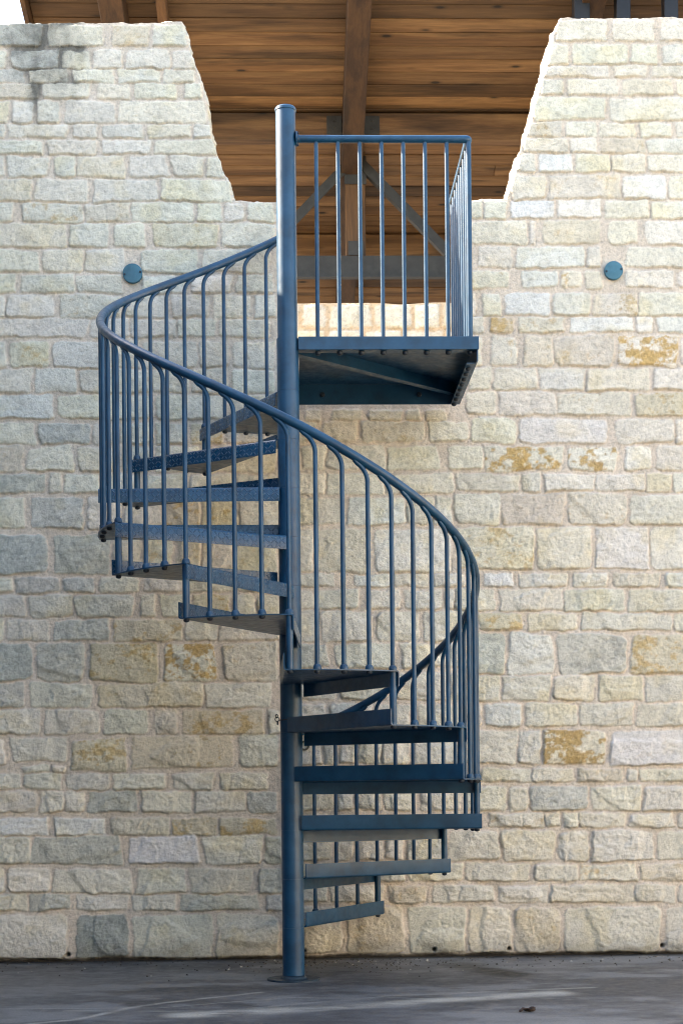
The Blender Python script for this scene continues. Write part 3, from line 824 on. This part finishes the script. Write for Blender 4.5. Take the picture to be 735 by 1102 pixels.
# curled dry leaf
mb = MB()
nu, nv = 12, 6
for i in range(nu + 1):
    for j in range(nv + 1):
        u = i / nu; v = j / nv * 2 - 1
        w = 0.026 * sin(pi * min(1, u * 1.02)) ** 0.7 * (1 + 0.18 * sin(u * 26))
        mb.v.append(Vector(((u - 0.5) * 0.085, v * w, 0.004 + 0.022 * v * v * (0.4 + sin(u * 5) ** 2) + 0.008 * sin(u * 7 + v * 3) + 0.004)))
for i in range(nu):
    for j in range(nv):
        a = i * (nv + 1) + j
        mb.face([a, a + 1, a + nv + 2, a + nv + 1])
lm, nt, p, N, L = mat('dry leaf'); p.inputs['Roughness'].default_value = 0.8
L.new(ramp(nt, noise(nt, coord(nt), 60, 5).outputs[0], [(0.3, (0.015, 0.009, 0.006)), (0.7, (0.065, 0.032, 0.016))]), p.inputs['Base Color'])
leaf = mb.build('dry_leaf', lm, None, auto=60)
leaf.location = (0.904, -1.153, 0.0); leaf.rotation_euler = (0, 0, 0.25); leaf.scale = (0.8, 0.75, 0.5)
md = leaf.modifiers.new('thick', 'SOLIDIFY'); md.thickness = 0.0012
tag(leaf, 'curled brown dry leaf lying on the concrete in front of the stairs', 'leaf')

# ------------------------------------------------------------------ spiral staircase
def pol(R, deg, z=0.0):
    """position at bearing deg (0 = towards the viewer, growing to the left) around the pole"""
    t = radians(deg)
    return Vector((-R * sin(t), -R * cos(t), z))


LAND_Z = 2.928
M_BASE = paint_material('scuffed blue plate', (0.006, 0.022, 0.038), 0.6)
stair = empty('spiral_staircase')
tag(stair, 'blue steel spiral staircase with curved handrail and railed landing before the stone wall', 'spiral staircase')

mb = MB()
mb.lathe([(0.0458, 0.0), (0.0458, 3.966), (0.0488, 3.968), (0.0488, 3.978), (0.044, 3.984), (0.010, 3.986)], 40)
pole = mb.build('pole', M_BLUE, stair, auto=35)
mb = MB()
mb.lathe([(0.122, 0.0), (0.122, 0.006), (0.120, 0.008), (0.060, 0.008), (0.056, 0.014), (0.0505, 0.020), (0.0458, 0.022)], 48)
bp = mb.build('base_plate', M_BASE, pole, auto=35)
# stacked sleeves between the steps
zb = 0.022
for n in range(1, 14):
    zt = (Z0 + n * RISE - 0.0035) if n < 13 else LAND_Z - 0.001
    mb = MB()
    mb.lathe([(0.0459, zb), (0.0501, zb), (0.0501, zt), (0.0459, zt)], 40)
    mb.build('sleeve', M_BLUE, stair, auto=35)
    zb = zt + 0.0009

LIP, TH = 0.064, 0.005


def tread(n):
    z = Z0 + n * RISE
    a0, a1 = (n - 7) * 30 - 1.2, (n - 7) * 30 + 31.7
    am = (a0 + a1) / 2
    d = pol(1, am); s = pol(1, am + 90)          # s points to the rear (ascending) side
    if n == 1: pass
    Ni = d * 0.030 - s * 0.056; Ri = d * 0.030 + s * 0.056
    top = [('n', 0, -LIP), ('n', 0, -0.010), ('n', 0.0015, -0.005), ('n', 0.005, -0.0015), ('n', 0.010, 0),
           ('m', .2, 0), ('m', .4, 0), ('m', .6, 0), ('m', .8, 0),
           ('r', TH + 0.010, 0), ('r', TH + 0.0045, 0.0015), ('r', TH + 0.001, 0.005), ('r', TH, 0.010), ('r', TH, LIP)]
    bot = [('n', TH, -LIP), ('n', TH, -0.015), ('n', TH + 0.001, -0.0095), ('n', TH + 0.004, -0.0065), ('n', TH + 0.009, -TH),
           ('m', .2, -TH), ('m', .4, -TH), ('m', .6, -TH), ('m', .8, -TH),
           ('r', 0.010, -TH), ('r', 0.004, -0.0035), ('r', 0.001, 0.0), ('r', 0, 0.005), ('r', 0, LIP)]

    def at(an, off, zz, q):
        if an == 'n': pi_, ang = Ni + s * off, a0 + math.degrees(off / R_TREAD)
        elif an == 'r': pi_, ang = Ri - s * off, a1 - math.degrees(off / R_TREAD)
        else: pi_, ang = Ni.lerp(Ri, off), a0 + (a1 - a0) * off
        p = pi_.lerp(pol(R_TREAD, ang), q)
        return Vector((p.x, p.y, z + zz))
    mb = MB()
    Q = [0, 0.5, 1]
    K = len(top)
    arc = [0.0]
    for i in range(1, K):
        arc.append(arc[-1] + (at(*top[i], 1) - at(*top[i - 1], 1)).length)
    for prof in (top, bot):
        for q in Q:
            for pt in prof: mb.v.append(at(*pt, q))
    nq = len(Q)
    ix = lambda side, qi, i: side * nq * K + qi * K + i
    for qi in range(nq - 1):
        for i in range(K - 1):
            uv = [(Q[qi] * .82, arc[i]), (Q[qi] * .82, arc[i + 1]), (Q[qi + 1] * .82, arc[i + 1]), (Q[qi + 1] * .82, arc[i])]
            mb.face([ix(0, qi, i), ix(0, qi, i + 1), ix(0, qi + 1, i + 1), ix(0, qi + 1, i)], 1, uv)
            mb.face([ix(1, qi, i), ix(1, qi + 1, i), ix(1, qi + 1, i + 1), ix(1, qi, i + 1)], 0)
        for i in (0, K - 1):
            mb.face([ix(0, qi, i), ix(0, qi + 1, i), ix(1, qi + 1, i), ix(1, qi, i)], 0)
    for qi in (0, nq - 1):
        for i in range(K - 1):
            mb.face([ix(0, qi, i), ix(1, qi, i), ix(1, qi, i + 1), ix(0, qi, i + 1)], 0)
    return mb.build('tread', [M_BLUE, M_PLATE], stair, auto=30)


def dome_nut(x, y, z, parent, r=0.0125, h=0.013, mat_=None, name='nut'):
    mb = MB()
    mb.lathe([(r * 0.62, z), (r, z - 0.001), (r, z - h * 0.55), (r * 0.78, z - h * 0.85), (r * 0.3, z - h)], 12, (x, y, 0))
    return mb.build(name, mat_ or M_BOLT, parent, auto=40)


RAIL_K = [(-182, 1.13), (-165, 1.222), (-150, 1.325), (-120, 1.558), (-90, 1.765), (-60, 1.940), (-30, 2.138), (0, 2.366), (30, 2.585), (60, 2.808), (90, 3.031), (200, 3.847)]


def rail_z(deg):
    s = 0
    for k in range(-4, 5):
        s += np.interp(deg + k * 4, [a for a, b in RAIL_K], [b for a, b in RAIL_K])
    return float(s / 9)


treads = {n: tread(n) for n in range(1, 13)}
mb = MB()
mb.tube([pol(R_RAIL, d_, rail_z(d_)) for d_ in np.arange(-180, 177.1, 1.5)], 0.0192, 18)
rail = mb.build('handrail', M_BLUE, stair, auto=50)
mb = MB()
e = pol(R_RAIL, -180, rail_z(-180)); t_ = (pol(R_RAIL, -182, rail_z(-182)) - e).normalized()
mb.tube([e - t_ * 0.002, e + t_ * 0.004, e + t_ * 0.010], [0.0196, 0.0196, 0.012], 18)
mb.build('end_cap', M_BLUE, rail, auto=40)

for i in range(48):
    th = -180 + 7.5 * i
    n = 7 + int(math.floor((th + 1e-6) / 30))
    nose = abs((th / 30) - round(th / 30)) < 1e-6
    ztop = Z0 + n * RISE if n < 13 else LAND_Z
    R = R_RAIL
    low = ztop - 0.012
    if nose and n > 1: low = Z0 + (n - 1) * RISE - 0.012
    path = [pol(R, th, low), pol(R, th, ztop + 0.1), pol(R, th, rail_z(th) - 0.075)]
    for q in range(1, 8):
        a = q / 7 * pi / 2
        path.append(pol(R, th + 3.1 * (1 - cos(a)), rail_z(th) - 0.075 + 0.055 * sin(a) + (rail_z(th + 3.1) - rail_z(th)) * (q / 7) ** 2 * 0.9))
    path.append(pol(R, th + 3.9, rail_z(th + 3.9) - 0.015))
    mb = MB(); mb.tube(path, 0.0098, 10)
    b = mb.build('baluster', M_BLUE, stair, auto=50)
    p = pol(R, th)
    mb = MB()
    mb.lathe([(0.0098, ztop + 0.0205), (0.012, ztop + 0.020), (0.0165, ztop + 0.012), (0.0175, ztop + 0.004), (0.0175, ztop + 0.0003), (0.0098, ztop + 0.0003)], 16, p)
    mb.build('collar', M_BLUE, b, auto=35)
    if nose and n > 1:
        zs0 = Z0 + (n - 1) * RISE + 0.0006
        mb = MB()
        mb.lathe([(0.0098, zs0), (0.0148, zs0), (0.0148, ztop - TH - 0.0008), (0.0098, ztop - TH - 0.0008)], 16, p)
        mb.build('spacer', M_BLUE, b, auto=35)
        dome_nut(p.x, p.y, zs0 - 0.0006 - TH - 0.0006, b)
    elif n < 13:
        dome_nut(p.x, p.y, ztop - TH - 0.0006, b)

# ------------------------------------------------------------------ landing
mb = MB()
mb.box(0.052, LAND_W, LAND_Y0 + 0.001, LAND_Y1, LAND_Z - 0.006, LAND_Z, bev=0.001)
mb.box(-0.018, 0.0515, 0.053, LAND_Y1, LAND_Z - 0.006, LAND_Z, bev=0.001)
land = mb.build('landing', [M_BLUE], stair, auto=30)
zt = LAND_Z - 0.0065
mb = MB()
mb.box(0.048, LAND_W + 0.004, LAND_Y0 - 0.006, LAND_Y0, LAND_Z - 0.058, LAND_Z + 0.0015, bev=0.0012)
mb.box(0.048, LAND_W - 0.008, LAND_Y0 + 0.0005, LAND_Y0 + 0.052, LAND_Z - 0.058, LAND_Z - 0.053)
mb.build('front_channel', M_BLUE, land, auto=30)
mb = MB()
mb.box(LAND_W - 0.006, LAND_W + 0.0005, LAND_Y0 + 0.001, LAND_Y1 - 0.007, LAND_Z - 0.108, zt, bev=0.001)
mb.box(LAND_W - 0.046, LAND_W - 0.0065, LAND_Y0 + 0.053, LAND_Y1 - 0.007, LAND_Z - 0.108, LAND_Z - 0.103)
mb.build('side_channel', M_BLUE, land, auto=30)
mb = MB()
mb.box(-0.018, LAND_W + 0.0005, LAND_Y1 - 0.006, LAND_Y1 + 0.0, LAND_Z - 0.108, zt, bev=0.001)
mb.build('back_channel', M_BLUE, land, auto=30)
mb = MB()
mb.box(-0.018, -0.012, 0.055, LAND_Y1 - 0.007, LAND_Z - 0.07, zt, bev=0.001)
mb.build('side_channel', M_BLUE, land, auto=30)
mb = MB()
A = Vector((0.045, 0.035, 0)); B = Vector((LAND_W - 0.03, LAND_Y1 - 0.03, 0))
L_ = (B - A).length
M = Matrix.Translation(((A + B) / 2).to_tuple()) @ Matrix.Rotation(atan2(B.y - A.y, B.x - A.x), 4, 'Z')
mb.box(-L_ / 2, L_ / 2, -0.003, 0.003, LAND_Z - 0.055, zt - 0.0005, M)
mb.box(-L_ / 2, L_ / 2, -0.0035, 0.038, LAND_Z - 0.060, LAND_Z - 0.0552, M)
mb.build('brace', M_BLUE, land, auto=30)
for (bx_, bz) in ((0.17, 0.045), (0.66, 0.045)):
    mb = MB()
    Mx = Matrix.Rotation(radians(90), 4, 'X')
    mb.lathe([(0.013, 0.001), (0.013, 0.011), (0.009, 0.014), (0.003, 0.014)], 6, (bx_, LAND_Y1 - 0.006, LAND_Z - 0.06), M=Mx)
    mb.build('bolt', M_BOLT, land, auto=30)

RZ = 3.842
front_x = [0.138 + 0.0995 * k for k in range(7)]
mb = MB()
RX = 0.835
arcp = [(RX - 0.012 + 0.012 * sin(a), 0.012 - 0.012 * cos(a), RZ) for a in np.linspace(0, pi / 2, 6)]
mb.tube([(0.052, 0, RZ), (0.4, 0, RZ)] + arcp + [(RX, 0.4, RZ), (RX, LAND_Y1 + 0.06, RZ)], 0.0175, 18)
lr = mb.build('landing_rail', M_BLUE, stair, auto=50)
mb = MB()
My = Matrix.Rotation(radians(90), 4, 'Y')
mb.lathe([(0.034, 0.0), (0.034, 0.006), (0.031, 0.008), (0.02, 0.008), (0.018, 0.018), (0.0175, 0.018)], 24, (0.0455, 0, RZ), M=My)
mb.build('flange', M_BLUE, lr, auto=35)
for s_ in (-1, 1):
    mb = MB()
    mb.lathe([(0.007, 0.008), (0.007, 0.014), (0.003, 0.015)], 6, (0.0455, 0, RZ + s_ * 0.026), M=My)
    mb.build('screw', M_BOLT, lr, auto=30)


def picket(x, y, r=0.0098):
    mb = MB(); mb.tube([(x, y, LAND_Z - 0.056 if y < 0.05 else LAND_Z - 0.001), (x, y, 3.3), (x, y, RZ - 0.012)], r, 12)
    b = mb.build('baluster', M_BLUE, stair, auto=50)
    if y < 0.01:
        dome_nut(x, y, LAND_Z - 0.0585, b, 0.0135, 0.017)
    else:
        dome_nut(x, y, LAND_Z - 0.1085, b, 0.0125, 0.014)


for x in front_x: picket(x, 0)
picket(RX, 0.0, 0.0125)
for k in range(1, 9): picket(RX, 0.097 * k)

# thin cable looped round the pole
mb = MB()
ring = [(0.0535 * cos(a), 0.0535 * sin(a), 1.192 + 0.006 * sin(a + 1.2)) for a in np.linspace(0, 2 * pi, 40)]
mb.tube(ring, 0.0024, 8)
for (cx_, cz_, rr, rot) in ((-0.064, 1.190, 0.010, 0.3), (-0.062, 1.174, 0.009, 1.4), (-0.066, 1.205, 0.008, 2.2)):
    mb.tube([(cx_ + rr * cos(a) * cos(rot), -0.012 + rr * cos(a) * sin(rot), cz_ + rr * sin(a)) for a in np.linspace(0, 2 * pi, 18)], 0.0022, 6)
tag(mb.build('chain', M_BLACK, None, auto=50), 'thin black chain looped around the blue pole below the sixth step', 'chain')

# ------------------------------------------------------------------ timber roof behind the wall
roof = empty('timber_roof', (0.5, 4, 0))
tag(roof, 'brown plank roof on timber rafters and steel bracing, seen from below through the notch in the wall', 'roof')
SL = 0.25; AN = math.atan(SL)
deckz = lambda y: 7.65 - SL * y


def tinted(mb, name, m, parent, cols, auto=30):
    o = mb.build(name, m, parent, auto=auto)
    at = o.data.attributes.new('tint', 'FLOAT_COLOR', 'POINT')
    at.data.foreach_set('color', np.array(cols, dtype=np.float32).ravel())
    o.matrix_parent_inverse = Matrix.Translation((-0.5, -4, 0))
    return o


def col_fill(mb, cols):
    c = (random.uniform(0, 9), random.uniform(0, 9), random.uniform(0, 9), 1)
    while len(cols) < len(mb.v): cols.append(c)


mb = MB(); cols = []
x0r, x1r, y0r, y1r = -1.86, 6.2, 3.75, 10.6
s = 0.0
while True:
    yc = y0r + s * cos(AN) + 0.07
    if yc > y1r: break
    M = Matrix.Translation((0, yc, deckz(yc))) @ Matrix.Rotation(-AN, 4, 'X')
    xa = x0r
    while xa < x1r - 0.01:
        xb = min(x1r, xa + random.choice((2.4, 3.6, 4.8, 8.0)))
        if x1r - xb < 0.5: xb = x1r
        mb.box(xa + 0.001, xb - 0.001, -0.0690, 0.0690, random.uniform(0, 0.006), 0.034, M, bev=0.006)
        col_fill(mb, cols)
        xa = xb
    s += 0.1445
tinted(mb, 'plank_deck', M_PLANK, roof, cols)
mb = MB(); cols = []
M = Matrix.Translation((0, (y0r + y1r) / 2, deckz((y0r + y1r) / 2))) @ Matrix.Rotation(-AN, 4, 'X')
hl = (y1r - y0r) / 2 / cos(AN)
mb.box(x0r - 0.03, x1r + 0.03, -hl - 0.06, hl + 0.1, 0.038, 0.060, M)
col_fill(mb, cols)
tinted(mb, 'roof_sheet', M_GALV, roof, cols)
mb = MB(); cols = []
mb.box(x0r - 0.035, x0r - 0.003, -hl - 0.06, hl, -0.12, 0.036, M); col_fill(mb, cols)
tinted(mb, 'fascia', M_RAFTER, roof, cols)
for x in (-1.24, 0.515, 2.17, 3.9, 5.6):
    mb = MB(); cols = []
    mb.box(x - 0.085, x + 0.085, -hl, hl, -0.24, -0.002, M, bev=0.005); col_fill(mb, cols)
    tinted(mb, 'rafter', M_RAFTER, roof, cols)
mb = MB(); cols = []
mb.box(-0.93, -0.86, -hl, hl, -0.16, -0.002, M, bev=0.004); col_fill(mb, cols)
tinted(mb, 'rafter', M_RAFTER, roof, cols)
RX_ = [-1.86, -1.24, 0.515, 2.17, 3.9, 5.6]
for yp in (5.5, 7.12, 8.9):
    for a, b in zip(RX_[:-1], RX_[1:]):
        mb = MB(); cols = []
        dz_ = deckz(yp - 0.07)
        mb.box(a + (0.087 if a > -1.8 else 0), b - 0.087, yp - 0.06, yp + 0.06, dz_ - 0.235, dz_ - 0.025, None, bev=0.004)
        col_fill(mb, cols)
        tinted(mb, 'purlin', M_PLANK, roof, cols)
# hanger plates where the first purlin meets the middle rafter
for sx in (-1, 1):
    mb = MB(); cols = []
    zc = deckz(5.43)
    mb.box(0.515 + sx * 0.150 - 0.060, 0.515 + sx * 0.150 + 0.060, 5.425, 5.437, zc - 0.20, zc - 0.055); col_fill(mb, cols)
    for q in (0, 1):
        mb.lathe([(0.013, 0), (0.013, 0.01), (0.004, 0.012)], 6, (0.515 + sx * 0.15, 5.425, zc - 0.09 - 0.06 * q), M=Matrix.Rotation(radians(90), 4, 'X'))
        col_fill(mb, cols)
    tinted(mb, 'hanger_plate', M_GALV, roof, cols)
YT = 5.95
for px_ in (0.545,):
    mb = MB(); cols = []
    mb.box(px_ - 0.082, px_ + 0.082, YT - 0.08, YT + 0.08, 5.18, deckz(YT) - 0.03, bev=0.005); col_fill(mb, cols)
    tinted(mb, 'king_post', M_POST, roof, cols)
    mb = MB(); cols = []
    mb.box(px_ - 0.09, px_ + 0.09, YT - 0.092, YT - 0.082, 5.86, 6.09); col_fill(mb, cols)
    tinted(mb, 'gusset_plate', M_GALV, roof, cols)
    mb = MB(); cols = []
    mb.box(px_ - 0.065, px_ + 0.065, YT - 0.092, YT - 0.082, 5.275, 5.39); col_fill(mb, cols)
    tinted(mb, 'gusset_plate', M_GALV, roof, cols)
    for sx in (-1, 1):
        mb = MB(); cols = []
        A = Vector((px_ + sx * 0.05, YT - 0.10, 6.03)); B = Vector((px_ + sx * 0.95, YT - 0.10, 5.10))
        L_ = (B - A).length
        M2 = Matrix.Translation((A + B) / 2) @ Matrix.Rotation(-atan2(B.z - A.z, B.x - A.x), 4, 'Y')
        mb.box(-L_ / 2, L_ / 2, -0.006, 0.006, -0.038, 0.038, M2); mb.box(-L_ / 2, L_ / 2, 0.0065, 0.06, -0.038, -0.028, M2)
        col_fill(mb, cols)
        tinted(mb, 'diagonal_brace', M_GALV, roof, cols)
mb = MB(); cols = []
mb.box(-1.86, 6.1, YT - 0.10 + 0.012, YT - 0.085 + 0.012, 5.09, 5.27); mb.box(-1.86, 6.1, YT - 0.14, YT - 0.075, 5.078, 5.089)
col_fill(mb, cols)
tinted(mb, 'tie_beam', M_GALV, roof, cols)
# steel columns
for (cx_, cy_, w_) in ((2.085, 4.0, 0.055), (2.38, 4.0, 0.05), (2.72, 4.0, 0.05), (5.6, 4.0, 0.06), (-1.74, 8.9, 0.06), (2.17, 8.9, 0.06), (5.6, 8.9, 0.06), (-1.74, 5.95, 0.05)):
    mb = MB(); cols = []
    mb.box(cx_ - w_, cx_ + w_, cy_ - w_, cy_ + w_, 0, deckz(cy_ + w_) - 0.01, bev=0.004); col_fill(mb, cols)
    tinted(mb, 'column', M_BLACK, roof, cols)

# ------------------------------------------------------------------ buildings added out of view to block sky and bounce light onto the court
M_BOUNCE_SIDING = wood_material('weathered siding', (0.055, 0.066, 0.085), (0.085, 0.10, 0.125), 'Y')  # bluish tint picked to bounce cool light onto the wall
barn_blocker = empty('timber_barn', (-4.8, -2.5, 0))  # unseen building, added to darken the left side and shade the slab
tag(barn_blocker, 'tall slate grey timber barn at a right angle to the stone wall, left of stairs', 'barn')
def loose(mb, name, m, parent, cols, off):
    o = mb.build(name, m, parent, auto=30)
    at = o.data.attributes.new('tint', 'FLOAT_COLOR', 'POINT')
    at.data.foreach_set('color', np.array(cols, dtype=np.float32).ravel())
    o.matrix_parent_inverse = Matrix.Translation((-off[0], -off[1], 0))
mb = MB(); cols = []
z = 0.02
while z < 4.85:
    for (a, b, c, d_) in ((-2.55, -2.52, -6.0, 0.86), (-7.0, -6.97, -6.0, 0.86)):
        mb.box(a, b, c, d_, z, z + 0.155, bev=0.004); col_fill(mb, cols)
    mb.box(-6.965, -2.555, -6.0, -5.97, z, z + 0.155, bev=0.004); col_fill(mb, cols)
    z += 0.158
loose(mb, 'siding', M_BOUNCE_SIDING, barn_blocker, cols, (-4.8, -2.5))
mb = MB(); cols = []
for sx in (-1, 1):
    M = Matrix.Translation((-4.75 + sx * 1.2, -2.57, 5.22)) @ Matrix.Rotation(sx * radians(18), 4, 'Y')
    mb.box(-1.30, 1.32, -3.6, 3.45, 0, 0.05, M); col_fill(mb, cols)
loose(mb, 'roof', M_GALV, barn_blocker, cols, (-4.8, -2.5))

rs = np.random.RandomState(33)
hs = random_stones(-14.0, -1.5, 0.0, 4.0, rs)
xs3 = np.arange(-14.0, -1.5, 0.03); zs3 = np.arange(-0.03, 4.0, 0.03)
X3, Z3, H3, C3 = carve(xs3, zs3, hs, 12)
WALL_BACK['stone_house'] = 6.0
V, F, T = assemble_wall('stone_house', X3, Z3, 0.0 - H3, C3, np.ones(X3.shape, bool), 6.0, steps=2)
V = np.stack([6.2 + V[:, 1], V[:, 0], V[:, 2]], -1)          # turned to face the court from the right
F = F[:, ::-1]
house_reflector = empty('stone_house', (8.5, -7.5, 0))  # unseen pale facade, added to bounce warm sunlight onto the wall
tag(house_reflector, 'long cream limestone house facing the court, right of the stairs and the stone wall', 'house')
o = poly_obj('wall', V, F, T, M_STONE, house_reflector)
o.matrix_parent_inverse = Matrix.Translation((-8.5, 7.5, 0))
mb = MB(); cols = []
M = Matrix.Translation((6.0, -7.7, 4.02))
mb.box(-0.1, 6.5, -6.8, 6.6, 0, 0.12, M); col_fill(mb, cols)
loose(mb, 'roof', M_GALV, house_reflector, cols, (8.5, -7.5))

# unseen evergreen row added behind the viewer to cut low sky light
mb = MB()
rh = random.Random(77)
for i in range(9000):
    x = rh.uniform(-18, 14); h_ = 4.1 + 0.7 * sin(x * 0.8) + 0.5 * sin(x * 2.3)
    z = rh.uniform(0.0, 1.0) ** 0.8 * h_
    y = -13.5 + rh.gauss(0, 0.75) * (1 - 0.5 * z / h_)
    s_ = rh.uniform(0.10, 0.26)
    a = Vector((rh.gauss(0, 1), rh.gauss(0, 1), rh.gauss(0, 1))).normalized(); b = a.orthogonal().normalized()
    c = Vector((x, y, z)); n = len(mb.v)
    mb.v += [c - a * s_, c + b * s_ * 0.6, c + a * s_, c - b * s_ * 0.6]
    mb.face([n, n + 1, n + 2, n + 3])
for i in range(16):
    x = -17 + i * 1.95
    mb.tube([(x, -13.5, -0.05), (x + 0.1, -13.4, 2.5), (x, -13.5, 5.2)], [0.14, 0.10, 0.04], 8)
hm, nt, p, N, L = mat('evergreen foliage'); p.inputs['Roughness'].default_value = 0.8
L.new(ramp(nt, noise(nt, coord(nt), 3, 4).outputs[0], [(0.3, (0.018, 0.040, 0.012)), (0.7, (0.050, 0.085, 0.028))]), p.inputs['Base Color'])
tag(mb.build('evergreen_hedge', hm), 'tall dense dark green hedge closing the court opposite the stone wall', 'hedge', kind='stuff')

# ------------------------------------------------------------------ light
w = bpy.data.worlds.new('World'); scene.world = w; w.use_nodes = True
nt = w.node_tree; bg = nt.nodes['Background']
sky = nt.nodes.new('ShaderNodeTexSky'); sky.sky_type = 'NISHITA'; sky.sun_disc = False
sky.sun_elevation = radians(SUN_EL); sky.sun_rotation = math.atan2(SUN_AZ[0], SUN_AZ[1])
sky.air_density = 1.0; sky.dust_density = 3.0; sky.ozone_density = 1.0
nt.links.new(sky.outputs[0], bg.inputs[0]); bg.inputs[1].default_value = 0.15
sd = bpy.data.lights.new('sun', 'SUN'); sd.energy = 4.0; sd.angle = radians(0.5); sd.color = (1.0, 0.93, 0.82)
so = bpy.data.objects.new('sun', sd); C.objects.link(so)
d = Vector((SUN_AZ[0] * cos(radians(SUN_EL)), SUN_AZ[1] * cos(radians(SUN_EL)), sin(radians(SUN_EL))))
so.rotation_euler = d.to_track_quat('Z', 'Y').to_euler(); so.location = (-6, 3, 9)

# ------------------------------------------------------------------ camera
cd = bpy.data.cameras.new('camera'); cam = bpy.data.objects.new('camera', cd); C.objects.link(cam)
scene.camera = cam
cd.sensor_fit = 'VERTICAL'; cd.sensor_height = 36.0; cd.lens = 1721.65 / 1102 * 36.0
cd.shift_x = -0.0026; cd.shift_y = 0.2721
cd.clip_start = 0.1; cd.clip_end = 1000
cam.location = (0.03, -7.314, 0.862)
cam.matrix_world = (Matrix.Translation(cam.location) @ Matrix.Rotation(radians(-1.63), 4, 'Z') @ Matrix.Rotation(radians(90), 4, 'X')
                    @ Matrix.Rotation(radians(-0.551), 4, 'Z'))

scene.view_settings.view_transform = 'Standard'; scene.view_settings.look = 'None'
scene.view_settings.exposure = 2.55; scene.view_settings.gamma = 1.0
scene.view_settings.use_white_balance = True; scene.view_settings.white_balance_temperature = 6950
scene.render.engine = 'CYCLES'
scene.cycles.max_bounces = 8; scene.cycles.diffuse_bounces = 6
scene.cycles.use_denoising = True; scene.cycles.filter_width = 1.1
scene.render.resolution_x = 682; scene.render.resolution_y = 1024
